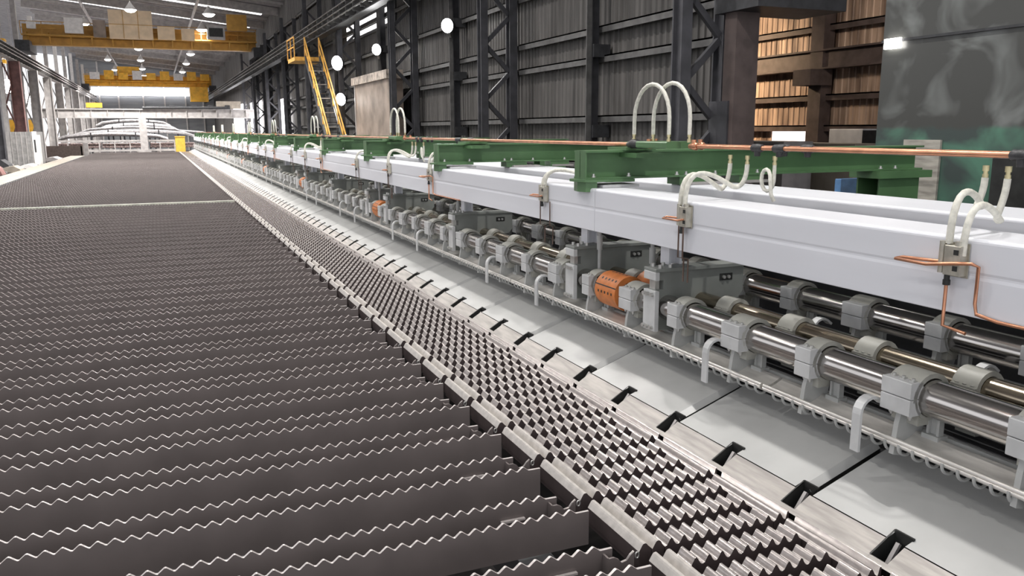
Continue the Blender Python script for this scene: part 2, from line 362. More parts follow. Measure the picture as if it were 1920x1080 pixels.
# ------------------------------------------------------------------ cooling bed: rakes
BX0, BX1 = -5.5, 1.99
def rake_mesh(name, x1, pitch=0.0764, amp=0.0125, t=0.016, h=0.205):
    b = MB(); prof = []
    nt_ = int((x1-BX0)/pitch)
    for i in range(nt_):
        x = BX0+i*pitch
        prof += [(x, -amp), (x+.06*pitch, -amp*.98), (x+.40*pitch, amp*.75), (x+.47*pitch, amp), (x+.56*pitch, amp*.93), (x+.93*pitch, -amp*.85)]
    prof.append((BX0+nt_*pitch, -amp)); prof.append((x1, -amp))
    n = len(prof); z0 = -h
    top = [(x, 0, z) for x, z in prof]+[(x, t, z) for x, z in prof]
    b.add(top, [(i, i+1, n+i+1, n+i) for i in range(n-1)], 1)
    fr = [(x, 0, z) for x, z in prof]+[(x, 0, z0) for x, z in prof]
    b.add(fr, [(i+1, i, n+i, n+i+1) for i in range(n-1)], 0)
    bk = [(x, t, z) for x, z in prof]+[(x, t, z0) for x, z in prof]
    b.add(bk, [(i, i+1, n+i+1, n+i) for i in range(n-1)], 0)
    b.add([(BX0,0,z0),(x1,0,z0),(x1,t,z0),(BX0,t,z0),(x1,0,-amp),(x1,t,-amp),(BX0,0,-amp),(BX0,t,-amp)], [(3,2,1,0),(1,2,5,4),(3,0,6,7)], 0)
    return b.mesh(name, [rake_side, rake_top])
rkA = rake_mesh('rake', 1.90); rkB = rake_mesh('rake', 1.985)
plate_me = MB().cbox(1.56, 1.70, -.016, -.002, -.19, -.095, .003).mesh('splice_plate', rake_side)
edge_me = MB().box(1.56, 1.70, -.022, -.002, -.097, -.086).mesh('plate_edge', rake_top)
bm_ = MB(); bm_.cyl((0, -.018, 0), (0, -.028, 0), .020, 12); bm_.cyl((0, -.028, 0), (0, -.042, 0), .012, 6); rbolt_me = bm_.mesh('bolt', lgrey_m)
foot_me = MB().box(BX0+.05, 1.9, -.04, .055, -.30, -.22).mesh('stiffener', rake_side)
blk = MB(); blk.prism_y([(1.845,-.25),(1.985,-.25),(1.985,-.045),(1.965,-.06),(1.945,-.085),(1.915,-.09),(1.90,-.07),(1.875,-.055),(1.845,-.055)], 0, .012, 0)
blk.box(1.845, 1.855, .012, .12, -.25, -.06, 0); blk.add([(1.985,0,-.045),(1.965,0,-.06),(1.945,0,-.085),(1.915,0,-.09),(1.985,.014,-.045),(1.965,.014,-.06),(1.945,.014,-.085),(1.915,.014,-.09)], [(0,1,5,4),(1,2,6,5),(2,3,7,6)], 1)
blk_me = blk.mesh('end_block', [rake_side, rake_top])
fl = 'dark steel cooling-bed rake bar reaching up to the ribbed grid'; ml = 'dark steel cooling-bed rake bar ending short of the ribbed grid'
for k in range(NMOD):
    y = YF0+k*MOD
    a = tag(put('rake_bar', rkA, None, (0, y+.05, 0)), ml, 'rake bar', 'shorter rake bars of the cooling bed')
    b = tag(put('rake_bar', rkB, None, (0, y-.17, 0)), fl, 'rake bar', 'longer rake bars of the cooling bed')
    if k < 26:
        put('splice_plate', plate_me, a); e = put('plate_edge', edge_me, a)
        for xx in (1.60, 1.66): put('bolt', rbolt_me, a, (xx, 0, -.145))
        tag(put('end_block', blk_me, None, (0, y-.015, .03)), 'small notched dark block between rake end and grid edge', 'block', 'notched end blocks along the grid')
# pale bar lying across the bed and under-bed supports
m = MB(); m.box(BX0, 1.95, 25.1, 25.22, -.02, .03); tag(m.build('cross_bar', mat('pale_bar', (.55, .56, .48), .5)), 'pale straight bar lying across the rakes', 'bar')
m = MB()
for xx in (-5.2, -3.4, -1.6, .2, 1.75): m.box(xx-.1, xx+.1, -1, BED_END, -.55, -.32)
tag(m.build('bed_support', dark_m), 'dark longitudinal supports under the rake bars', 'support')

# ------------------------------------------------------------------ ribbed straightening grid
GP = 0.0751; GX0 = 2.02
def wave(x):                                # rounded crest, height above trough
    t = ((x-GX0)/GP) % 1.0
    return -0.020+0.021*math.cos(2*PI*(t-.5))+0.003*math.cos(4*PI*(t-.5))
def wave_slab(name, i0, i1, y0, y1, h=.115, lip=False, seg=8):
    b = MB(); n = int((i1-i0)*seg)+1
    xs = [GX0+GP*(i0+(i1-i0)*k/(n-1)) for k in range(n)]
    zs = [wave(x) for x in xs]
    if lip: zs[-1] = .004; zs[-2] = .0
    top = [(x, y0, z) for x, z in zip(xs, zs)]+[(x, y1, z) for x, z in zip(xs, zs)]
    b.add(top, [(i, i+1, n+i+1, n+i) for i in range(n-1)], 1, True)
    fr = [(x, y0, z) for x, z in zip(xs, zs)]+[(x, y0, -h) for x in xs]
    b.add(fr, [(i+1, i, n+i, n+i+1) for i in range(n-1)], 0)
    bk = [(x, y1, z) for x, z in zip(xs, zs)]+[(x, y1, -h) for x in xs]
    b.add(bk, [(i, i+1, n+i+1, n+i) for i in range(n-1)], 0)
    b.add([(xs[0],y0,-h),(xs[0],y1,-h),(xs[0],y1,zs[0]),(xs[0],y0,zs[0]),(xs[-1],y0,-h),(xs[-1],y1,-h),(xs[-1],y1,zs[-1]),(xs[-1],y0,zs[-1])], [(0,3,2,1),(4,5,6,7)], 0)
    return b.mesh(name, [grid_side, grid_top])
def ridge_mesh():
    b = MB()
    for x0 in (GX0+.001, GX0+GP+.003):
        w = GP-.008
        top = [(x0, -.034), (x0+w*.26, -.004), (x0+w*.36, .004), (x0+w*.56, .005), (x0+w*.68, -.001), (x0+w, -.036)]
        n = len(top); vs = [(x, 0, z) for x, z in top]+[(x, .53, z) for x, z in top]
        b.add(vs, [(i, i+1, n+i+1, n+i) for i in range(n-1)], 1)
        poly = top+[(x0+w, -.115), (x0, -.115)]; m_ = len(poly)
        b.add([(x, 0, z) for x, z in poly], [tuple(range(m_-1, -1, -1))], 0); b.add([(x, .53, z) for x, z in poly], [tuple(range(m_))], 0)
        b.add([(x0,0,-.115),(x0,.53,-.115),(x0,.53,-.034),(x0,0,-.034),(x0+w,0,-.115),(x0+w,.53,-.115),(x0+w,.53,-.036),(x0+w,0,-.036)], [(0,3,2,1),(4,5,6,7)], 0)
    return b.mesh('ridge_bar', [grid_side, ridge_m])
g_ridge = ridge_mesh()
g_end = wave_slab('edge_bar', 11.02, 12.3, 0, .56, lip=True)
g_slab = wave_slab('wave_slab', 2.03, 10.97, 0, .118, .115)
g_base = MB().box(GX0+.005, GX0+GP*12.25, .004, .53, -.14, -.116).mesh('base_plate', grid_side)
eye = MB(); eye.tube([(0, 0, .012*math.sin(2*PI*k/10)) if 0 else (.010*math.cos(2*PI*k/10), 0, .016*math.sin(2*PI*k/10)) for k in range(11)], .004, 5, 0, False); eye_me = eye.mesh('ring_bolt', bolt_m)
for k in range(NMOD):
    y = YF0+k*MOD
    o = empty('grid_casting', (0, y, 0), 'ribbed steel grid casting with two long ridges beside the rakes', 'grid', 'ribbed grid castings in a row')
    put('ridge_bar', g_ridge, o); put('edge_bar', g_end, o); put('base_plate', g_base, o)
    for yy in (0, .206, .412): put('wave_slab', g_slab, o, (0, yy, 0))
    if k < 22: put('ring_bolt', eye_me, o, (GX0-.012, -.004, -.045))

# ------------------------------------------------------------------ sloping apron plates
AZf = lambda x: 0.056+0.36*(x-3.05)
HX0, HX1 = 2.985, 3.135
NPL = int((BED_END-1)/1.24)
def apron_plate_mesh():
    b = MB(); y0, y1, yb = .085, 1.222, .045
    z1 = AZf(3.62)
    # hole in the middle (foot of plate), plus corner notch at the near end
    hy0, hy1 = .62-.0, .62+.10
    xl = 3.088
    def q(xa, xb, ya, yb_): b.add([(xa,ya,AZf(xa)),(xb,ya,AZf(xb)),(xb,yb_,AZf(xb)),(xa,yb_,AZf(xa))], [(0,1,2,3)])
    q(HX1, 3.62, y0, y1)
    q(xl, HX1, y0+.03, hy0); q(xl, HX1, hy1, y1)
    # rolled-down near edge
    xs = (HX1, 3.62)
    b.add([(HX1,y0,AZf(HX1)),(3.62,y0,z1),(3.62,yb,z1-.032),(HX1,yb,AZf(HX1)-.032)], [(3,2,1,0)])
    b.add([(HX1,yb,AZf(HX1)-.032),(3.62,yb,z1-.032),(3.62,yb,z1-.2),(HX1,yb,AZf(HX1)-.2)], [(3,2,1,0)], 1)  # faces inside the plate gap coloured black to paint in its shade
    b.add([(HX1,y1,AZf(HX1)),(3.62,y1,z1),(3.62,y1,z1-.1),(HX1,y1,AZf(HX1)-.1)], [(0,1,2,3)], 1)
    return b.mesh('apron_sheet', [apron_m, black_m])
ap_me = apron_plate_mesh()
ft = MB()
for ya, yb_ in ((.105, .62), (.72, 1.24)):
    ft.add([(2.955,ya,-.012),(HX0,ya,.004),(3.084,ya,AZf(3.084)-.003),(2.955,yb_,-.012),(HX0,yb_,.004),(3.084,yb_,AZf(3.084)-.003)], [(0,1,4,3),(1,2,5,4)])
for ya in (0, .62): ft.add([(2.955,ya,-.012),(HX0,ya,.004),(2.955,ya+.105,-.012),(HX0,ya+.105,.004)], [(0,1,3,2)])
ft_me = ft.mesh('foot_strip', foot_m)
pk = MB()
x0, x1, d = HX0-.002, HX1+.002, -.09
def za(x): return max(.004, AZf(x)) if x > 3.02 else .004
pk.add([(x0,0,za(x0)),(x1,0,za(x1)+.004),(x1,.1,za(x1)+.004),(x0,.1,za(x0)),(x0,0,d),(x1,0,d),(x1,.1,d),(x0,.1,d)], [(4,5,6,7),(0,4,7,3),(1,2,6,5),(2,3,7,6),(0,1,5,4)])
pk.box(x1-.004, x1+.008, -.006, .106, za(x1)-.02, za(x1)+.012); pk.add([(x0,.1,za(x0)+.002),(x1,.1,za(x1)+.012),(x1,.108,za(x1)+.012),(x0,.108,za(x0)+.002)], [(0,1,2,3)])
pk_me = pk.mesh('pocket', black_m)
stub_me = MB().bar((x0+.03, .05, d+.01), (x1-.02, .06, .05), .02, .02).mesh('pocket_bar', lgrey_m)
for k in range(-1, NPL):
    o = empty('apron_plate', (0, 3.2+1.24*k-1.24, 0), 'pale grey sloping apron plate below the roller conveyor', 'plate', 'sloping apron plates in a row')
    put('apron_sheet', ap_me, o); put('foot_strip', ft_me, o)
    for yy in (0, .62): put('pocket', pk_me, o, (0, yy, 0)); 
    if k < 12:
        for yy in (0, .62): put('pocket_bar', stub_me, o, (0, yy, 0))
m = MB(); m.box(3.0, 3.6, -2, BED_END, -.25, -.16); tag(m.build('apron_bearer', black_m), 'black bearer strip under the apron plates', 'bearer')

# ------------------------------------------------------------------ roller conveyor sections
D = 4.06; PB = D/6
RX, RZc, RR = 3.545, 0.645, 0.098
def bracket_mesh():
    b = MB()
    b.prism_y([(3.395,.335),(3.44,.325),(3.50,.40),(3.585,.43),(3.62,.56),(3.43,.56),(3.415,.50)], -.015, .015)
    b.box(3.545, 3.58, -.15, -.135, .45, .57); b.box(3.545, 3.58, -.09, -.075, .45, .57); b.box(3.56, 3.567, -.135, -.09, .45, .57)
    b.prism_y([(3.53,.43),(3.60,.43),(3.60,.455),(3.53,.455)], -.16, -.06)
    return b.mesh('bracket_arm', mach_m)
def cap_mesh(w):
    b = MB(); h = w/2
    b.cbox(3.392, 3.475, -h, h, .652, .737, .004, 0); b.cbox(3.392, 3.475, -h, h, .562, .648, .004, 0)
    b.arc_y(RX, RZc, RR+.006, .130, -.15, PI+.1, -h, h, 14, 1)
    b.arc_y(RX, RZc, RR+.004, .118, PI+.1, 2*PI-.15, -h, h, 10, 1)
    b.box(3.47, 3.56, -h*.9, h*.9, .50, .60, 1)
    return b.mesh('bearing_cap', [cap_m, capback_m])
tbm = MB(); tbm.box(-.013, .013, -.013, .013, 0, .006); tbm.cyl((0, 0, .006), (0, 0, .015), .010, 6); tbolt_me = tbm.mesh('bolt', bolt_m)
ubm = MB(); ubm.cyl((0, 0, 0), (0, 0, -.022), .013, 8); ubm.cyl((0, 0, -.022), (0, 0, -.032), .008, 6); ubolt_me = ubm.mesh('bolt', bolt_m)
br_me = bracket_mesh(); capW = cap_mesh(.185); capN = cap_mesh(.125)
midc = MB(); midc.arc_y(3.86, .665, .078, .105, -.3, PI+.1, -.075, .075, 12, 0); midc.cbox(3.745, 3.785, -.075, .075, .60, .69, .003, 0)
for k in (-1, 0, 1): midc.box(3.755, 3.775, k*.045-.01, k*.045+.01, .69, .698, 1)
midc.box(3.80, 3.90, -.06, .06, .42, .60, 0); midc_me = midc.mesh('mid_cap', [capback_m, bolt_m])
ringv = MB(); ringv.arc_y(3.437, .395, .050, .060, PI*.95, PI*1.85, -.006, .006, 9); ring_me = ringv.mesh('ring', mach_m)
rings = MB()
for k in range(46): rings.arc_y(3.437, .395, .050, .060, PI*.95, PI*1.85, .05+k*.0865-.006, .05+k*.0865+.006, 5)
rings_me = rings.mesh('ring_row', mach_m)
rail_me = MB().tube([(3.40, .01, .413), (3.40, D-.012, .413)], .013, 10).mesh('guide_rail', trough_m)
tr = MB(); tp = [(3.385,.405),(3.41,.397),(3.44,.396),(3.47,.403),(3.50,.415),(3.53,.430),(3.548,.443),(3.556,.44),(3.556,.41),(3.50,.375),(3.44,.360),(3.39,.385)]
tr.prism_y(tp[::-1], .012, D-.012, 0, True, True); trough_me = tr.mesh('trough', trough_m)
ir = MB(); ir.cbox(3.60, 3.628, 0, D, .412, .442, .004); ir.box(3.60, 3.61, 0, D, .32, .412); irail_me = ir.mesh('inner_rail', mach_m)
tb = MB(); tb.cbox(3.66, 3.74, 0, D, .30, .39, .006); tb.cbox(4.0, 4.06, 0, D, .40, .50, .006); tb.box(3.64, 5.3, 0, D, .10, .16); tb.box(5.25, 5.3, 0, D, .16, 1.02); tb.cbox(4.30, 4.36, 0, D, .42, .52, .006); under_me = tb.mesh('under_frame', dark_m)  # the tall rear plate is added as a dark backing behind the rollers
roller_me = MB().tube([(RX, -.0, RZc), (RX, D, RZc)], RR, 28).mesh('roller_shaft', steel_m)
roller2_me = MB().tube([(3.86, 0, .665), (3.86, D, .665)], .075, 24).mesh('rear_shaft', bronze_m)
hk = MB(); path = [(3.295,.315)]+[(3.295,.50)]+[(3.375+.08*math.cos(PI-a*PI/2/6*1.35), .52+.085*math.sin(PI-a*PI/2/6*1.35)) for a in range(0, 7)]+[(3.46,.56)]
out = []; inn = []
for i, p in enumerate(path):
    a = path[max(i-1,0)]; c = path[min(i+1,len(path)-1)]; dx, dz = c[0]-a[0], c[1]-a[1]; L = math.hypot(dx, dz)
    nx, nz = -dz/L, dx/L; out.append((p[0]+nx*.008, p[1]+nz*.008)); inn.append((p[0]-nx*.008, p[1]-nz*.008))
nn = len(path); w = .028
vs = [(x,-w,z) for x,z in out]+[(x,-w,z) for x,z in inn]+[(x,w,z) for x,z in out]+[(x,w,z) for x,z in inn]
fs = []
for k in range(nn-1): fs += [(k,k+1,nn+k+1,nn+k),(2*nn+k+1,2*nn+k,3*nn+k,3*nn+k+1),(k+1,k,2*nn+k,2*nn+k+1),(nn+k,nn+k+1,3*nn+k+1,3*nn+k)]
fs += [(0,nn,3*nn,2*nn),(nn-1,3*nn-1,4*nn-1,2*nn-1)]
hk.add(vs, fs); hook_me = hk.mesh('hook', cap_m)
# housing: notched front column, long side plate, lid
hs = MB()
hs.prism_y([(3.43,.47),(3.60,.47),(3.60,.55),(3.62,.60),(4.20,.66),(4.25,.72),(4.25,.93),(3.43,.93),(3.43,.86),(3.50,.86),(3.50,.79),(3.43,.79)][::1], -.055, .055)
hs.cbox(3.41, 4.27, -.085, .085, .93, .955, .004); hs_me = hs.mesh('housing_body', house_m)
hf = MB(); hf.cbox(3.405, 3.44, -.09, .075, .79-.32, .785, .004); hf.cbox(3.405, 3.44, -.09, .075, .865, .93, .004); hf_me = hf.mesh('front_block', cap_m)
hb = MB()
for zz in (.755, .50):
    for yy in (-.055, .0, .05): hb.cyl((3.41, yy, zz), (3.38, yy, zz), .016, 8)
for yy in (-.05, .05): hb.cyl((3.47, yy, .955), (3.47, yy, .985), .016, 8); hb.cyl((3.55, yy, .955), (3.55, yy, .975), .014, 6)
hb.box(3.435, 3.47, -.04, .04, .79, .865); hb_me = MB().box(3.435, 3.47, -.04, .04, .79, .865).mesh('key_block', bolt_m)
fb_me = MB().cyl((3.41, 0, 0), (3.38, 0, 0), .016, 8).mesh('bolt', bolt_m); lb_me = MB().cyl((0, 0, .955), (0, 0, .98), .016, 8).mesh('bolt', bolt_m)
slot_me = MB().box(4.02, 4.14, -.06, -.053, .82, .875).mesh('slot', black_m)
slotb = MB()
for xx in (4.055, 4.10): slotb.cyl((xx, -.06, .847), (xx, -.075, .847), .014, 8)
slotb_me = slotb.mesh('slot_bolts', bolt_m)
ps = MB(); ps.box(3.62, 3.64, -.06, .06, .955, 1.145); ps.box(3.72, 3.74, -.06, .06, .955, 1.145); ps.box(3.64, 3.72, -.008, .008, .955, 1.145); post_me = ps.mesh('hanger_post', beam_m)
cy = MB(); cy.cyl((3.62, 0, .72), (3.62, 0, 1.14), .017, 10); cy.cyl((3.62, 0, .93), (3.62, 0, 1.06), .026, 10); cyl_me = cy.mesh('rod', mach_m)
# orange coupling: slotted cylinder with dark holes, flange rings
oc = MB(); oc.arc_y(RX, RZc, .10, .150, 0, 2*PI, -.17, .17, 28, 0)
oh = MB()
for a in (2.35, 3.15, 1.6):
    for k in range(5):
        y = -.115+k*.055; c, s_ = math.cos(a), math.sin(a); r = .1505
        px, pz = RX+r*c, RZc+r*s_; tx, tz = -s_, c
        oh.add([(px-tx*.011, y-.011, pz-tz*.011), (px+tx*.011, y-.011, pz+tz*.011), (px+tx*.011, y+.011, pz+tz*.011), (px-tx*.011, y+.011, pz-tz*.011)], [(0,1,2,3)])
for a in (2.78,):
    c, s_ = math.cos(a), math.sin(a); r = .1507; px, pz = RX+r*c, RZc+r*s_; tx, tz = -s_, c
    oh.add([(px-tx*.005, -.17, pz-tz*.005), (px+tx*.005, -.17, pz+tz*.005), (px+tx*.005, .17, pz+tz*.005), (px-tx*.005, .17, pz-tz*.005)], [(0,1,2,3)])
oc_me = oc.mesh('coupling', orange_m); oh_me = oh.mesh('slot_row', black_m)
oc2 = MB(); oc2.arc_y(3.86, .665, .08, .125, 0, 2*PI, -.12, .12, 20, 0); oc2_me = oc2.mesh('rear_coupling', orange_m)
dg_me = MB().arc_y(RX, RZc, .05, .10, 0, 2*PI, -.172, .172, 16, 0).mesh('coupling_core', black_m)

def section(y0, orange, near):
    lab = 'grey roller conveyor section with an orange shaft coupling' if orange else 'grey roller conveyor section with a single lever housing'
    o = empty('roller_conveyor_section', (0, y0, 0), lab, 'conveyor', 'conveyor sections with orange couplings' if orange else 'conveyor sections without couplings')
    put('roller_shaft', roller_me, o); put('rear_shaft', roller2_me, o)
    put('far_shaft', roller_me, o, (1.05, 0, .045))
    put('guide_rail', rail_me, o); put('trough', trough_me, o); put('inner_rail', irail_me, o); put('under_frame', under_me, o)
    put('far_trough', trough_me, o, (1.05, 0, .045)); put('far_inner_rail', irail_me, o, (1.05, 0, .045))
    for i in range(6):
        yb = PB*(i+.5); wide = (i % 2 == 0)
        for dx, dz in ((0, 0), (1.05, .045)):
            a = put('bracket_arm' if dx == 0 else 'far_bracket_arm', br_me, o, (dx, yb, dz))
            c = put('bearing_cap', capW if wide else capN, a)
            if near and dx == 0: 
                for q in range(3 if wide else 2):
                    yq = (q-(1.0 if wide else .5))*(.059 if wide else .040)
                    put('bolt', tbolt_me, c, (3.44, yq, .737)); put('bolt', ubolt_me, c, (3.44, yq, .562))
        put('mid_cap', midc_me, o, (0, yb-.10, 0))
    if near:
        for k in range(46): put('ring', ring_me, o, (0, .05+k*.0865, 0))
    else: put('ring_row', rings_me, o)['kind'] = 'stuff'
    for yh in (.46, 3.19): put('hook', hook_me, o, (0, yh, 0)); put('far_hook', hook_me, o, (1.0, yh+.1, .03))
    for yh in ((PB*2, PB*4) if orange else (PB*3,)):
        h = put('lever_housing', hs_me, o, (0, yh-.0, 0)); put('front_block', hf_me, h); put('key_block', hb_me, h); put('slot', slot_me, h); put('slot_bolts', slotb_me, h)
        if y0 < 18:
            for zz in (.755, .50):
                for yy in (-.055, 0, .05): put('bolt', fb_me, h, (0, yy, zz))
            for yy in (-.05, .05): put('bolt', lb_me, h, (3.47, yy, 0)); put('bolt', lb_me, h, (3.56, yy, 0))
        put('hanger_post', post_me, o, (0, yh+.12, 0)); put('rod', cyl_me, o, (0, yh-.18 if yh > D/2 else yh+.30, 0))
    if orange:
        c = put('coupling', oc_me, o, (0, PB*3, 0)); put('slot_row', oh_me, c); put('coupling_core', dg_me, c); put('rear_coupling', oc2_me, o, (0, PB*3-.05, 0))
for k in range(0, 22): section(-.07+D*k, k % 2 == 1, k < 3)

# ------------------------------------------------------------------ overhead box beams
def box_beam(x0, x1, y0, y1, z0, z1, label, group):
    r = .022; c = .012
    pts = [(x0+.004,z0)]+[(x1-.004,z0),(x1,z0+.004)]
    for a in range(5): t = a*PI/2/4; pts.append((x1-r+r*math.cos(t), z1-r+r*math.sin(t)))
    for a in range(5): t = PI/2+a*PI/2/4; pts.append((x0+r+r*math.cos(t), z1-r+r*math.sin(t)))
    zc = z0+(z1-z0)*.55
    pts += [(x0, zc+.012), (x0+.004, zc), (x0+.004, zc-.01), (x0, zc-.025), (x0, z0+.004)]
    b = MB(); b.prism_y(pts, y0, y1, 0, True, False)
    o = b.build('box_beam', beam_m); return tag(o, label, 'beam', group)
L = 2*D
for k in range(11):
    ya, yb = -1.9+L*k, -1.9+L*(k+1)-.006
    box_beam(3.40, 3.775, ya, yb, 1.14, 1.503, 'pale grey box beam above the front rollers', 'front box beams end to end')
    box_beam(4.36, 4.98, ya, yb, 1.16, 1.503, 'pale grey box beam behind the front one', 'rear box beams end to end')

# ------------------------------------------------------------------ green cross beams
def green_beam(y, near):
    o = empty('green_cross_beam', (0, y, 0), 'green steel cross beam laid over the pale box beams', 'beam', 'green cross beams')
    m = MB(); m.box(3.36, 7.3, -.11, .11, 1.575, 1.592); m.box(3.36, 7.3, -.008, .008, 1.592, 1.803); m.box(3.36, 7.3, -.11, .11, 1.803, 1.82)
    m.box(3.36, 3.372, -.10, .10, 1.592, 1.803)
    m.build('i_beam', green_m, o)
    m = MB(); m.prism_z([(3.30,-.02),(3.34,-.13),(3.44,-.16),(3.56,-.16),(3.56,.14),(3.34,.14),(3.30,.08)], 1.555, 1.575)
    m.prism_z([(3.33,-.01),(3.36,-.11),(3.46,-.13),(3.46,.11),(3.36,.11)], 1.47, 1.555); m.build('end_plate', green_m, o)
    for xa, xb in ((3.56, 3.84), (4.32, 4.62), (4.98, 5.26)):
        m = MB(); m.box(xa, xb, -.12, .10, 1.548, 1.574) if xa < 3.6 else m.box(xa, xb, -.10, .10, 1.505, 1.574); m.build('packing_block', green_m, o)
    for xa, xb in ((3.50, 3.86), (4.40, 4.78), (5.0, 5.3)):
        m = MB(); m.box(xa, xb, -.16, .12, 1.505, 1.528); m.build('bearing_plate', lgrey_m if xa > 4 else cap_m, o)
    m = MB(); m.box(6.62, 7.34, -.2, .2, 1.50, 1.573); m.build('post_head', green_m, o)
    m = MB(); m.box(6.68, 7.22, -.15, -.13, -1.5, 1.50); m.box(6.68, 7.22, .13, .15, -1.5, 1.5); m.box(6.94, 6.96, -.13, .13, -1.5, 1.5); m.build('post', green_m, o)
    for xx in (3.45, 3.80, 4.30, 4.40, 4.72, 5.2, 6.75, 6.95):
        for yy in (-.08,):
            m = MB(); m.cyl((xx, yy, 1.592), (xx, yy, 1.602), .022, 8); m.cyl((xx, yy, 1.602), (xx, yy, 1.622), .013, 6); m.build('bolt', bolt_m, o)
    m = MB(); m.box(3.72, 4.02, -.16, .16, 1.82, 1.845); m.box(3.74, 4.0, -.30, .05, 1.76, 1.80); m.build('saddle', green_m, o)
    return o
gb = green_beam(6.42, True)
for k in range(1, 20): copy_tree(gb, None, (0, 6.42+4.06*k, 0))

# ------------------------------------------------------------------ copper pipes with tees, hose arches, drop hoses
PZ = 1.868
def pipe(x, z, y0, y1, tees, label, r=.0155):
    o = empty('copper_pipe', (x, y0, z), label, 'pipe', 'copper pipes on the green beams')
    MB().tube([(0, 0, 0), (0, y1-y0, 0)], r, 12).build('tube', copper_m, o)
    for t in tees:
        m = MB(); pr = [(-.05, .020), (-.04, .028), (-.02, .025), (0, .031), (.02, .026), (.04, .029), (.055, .021)]
        m.tube([(0, t-y0+a, 0) for a, b in pr], [b for a, b in pr], 10); m.tube([(0, t-y0, 0), (0, t-y0, -.055)], [.026, .02], 8); m.build('tape_wrap', tape_m, o)
    for e in (y0+.03, y1-.03):
        m = MB(); m.tube([(0, e-y0-.05, 0), (0, e-y0-.03, 0), (0, e-y0, 0), (0, e-y0+.05, 0)], [.022, .032, .028, .02], 10); m.tube([(0, e-y0, .0), (0, e-y0, .05)], .02, 8); m.build('elbow', copper_m, o)
    return o
P8 = 2*D
for k in range(-1, 10):
    ys = 5.98+P8*k; ye = ys+P8-.58
    t0 = ys+P8
    tees = [t0-1.08-.02, t0-1.27, t0-3.1, t0-3.2] if k >= -1 else []
    tees = [t for t in (ys+6.77, ys+6.55, ys+4.86, ys+4.76) if ys < t < ye]
    pipe(3.79, PZ, ys, ye, tees, 'front copper pipe run resting on the green cross beams')
    pipe(3.92, PZ, ys+.1, ye+.1, [t-.12 for t in tees], 'rear copper pipe run resting on the green cross beams')
def fitting(m, p, up=1):
    x, y, z = p
    m.cyl((x, y, z), (x, y, z+.028*up), .017, 6); m.cyl((x, y, z+.028*up), (x, y, z+.042*up), .011, 8); m.cyl((x, y, z+.042*up), (x, y, z+.06*up), .0155, 6)
def hose(name, pts, label, group, r=.0165, f0=None, f1=None):
    o = empty(name, pts[0], label, 'hose', group); off = Vector(pts[0])
    MB().tube([Vector(p)-off for p in pts], r, 10).build('hose_body', hose_m, o)
    if f0: m = MB(); fitting(m, (0, 0, -.06 if f0 > 0 else .06), f0); m.build('fitting', brass_m, o)
    if f1: m = MB(); e = Vector(pts[-1])-off; fitting(m, (e.x, e.y, e.z-.06 if f1 > 0 else e.z+.06), f1); m.build('fitting', brass_m, o)
    return o
for k in range(0, 8):
    yb = 6.23+P8*k-.02*k
    zb = 1.955; top = 2.36
    for j, (ya, yc, x0, x1) in enumerate(((yb, yb-.53, 3.78, 3.78), (yb-.22, yb-.74, 3.83, 3.83))):
        pts = bez((x0, ya, zb), (x0, ya, zb+.36), (x0, yc+.25, top+.02), (x1, (ya+yc)/2, top), 9)[:-1]
        pts = [(x0, ya, zb), (x0, ya, zb+.10)]+[((x0+x1)/2, (ya+yc)/2+(ya-yc)/2*math.cos(t*PI/12), zb+.13+(top-zb-.13)*math.sin(t*PI/12)) for t in range(0, 13)]+[(x1, yc, zb+.10), (x1, yc, zb)]
        hose('hose_arch', pts, 'tall white hose arch joining the two front copper pipe runs' if j == 0 else 'tall white hose arch beside the first, joining pipe runs', 'front white hose arches' if j == 0 else 'second white hose arches', .0165, 1, 1)
    m = MB(); m.cbox(3.70, 4.0, yb-.62, yb-.16, 1.845, 1.90, .01); tag(m.build('arch_block', green_m), 'dark green block under the white hose arches', 'block', 'blocks under the hose arches')
    m = MB(); m.tube([(3.78, yb+.10, PZ), (3.78, yb+.05, PZ), (3.78, yb, PZ+.01), (3.78, yb-.12, PZ), (3.78, yb-.2, PZ)], [.02, .034, .042, .036, .03], 10); m.tube([(3.78, yb, PZ), (3.78, yb, 1.90)], .026, 8)
    tag(m.build('pipe_valve', tape_m), 'black wrapped valve where the white hose arch starts', 'valve', 'black valves at the hose arches')

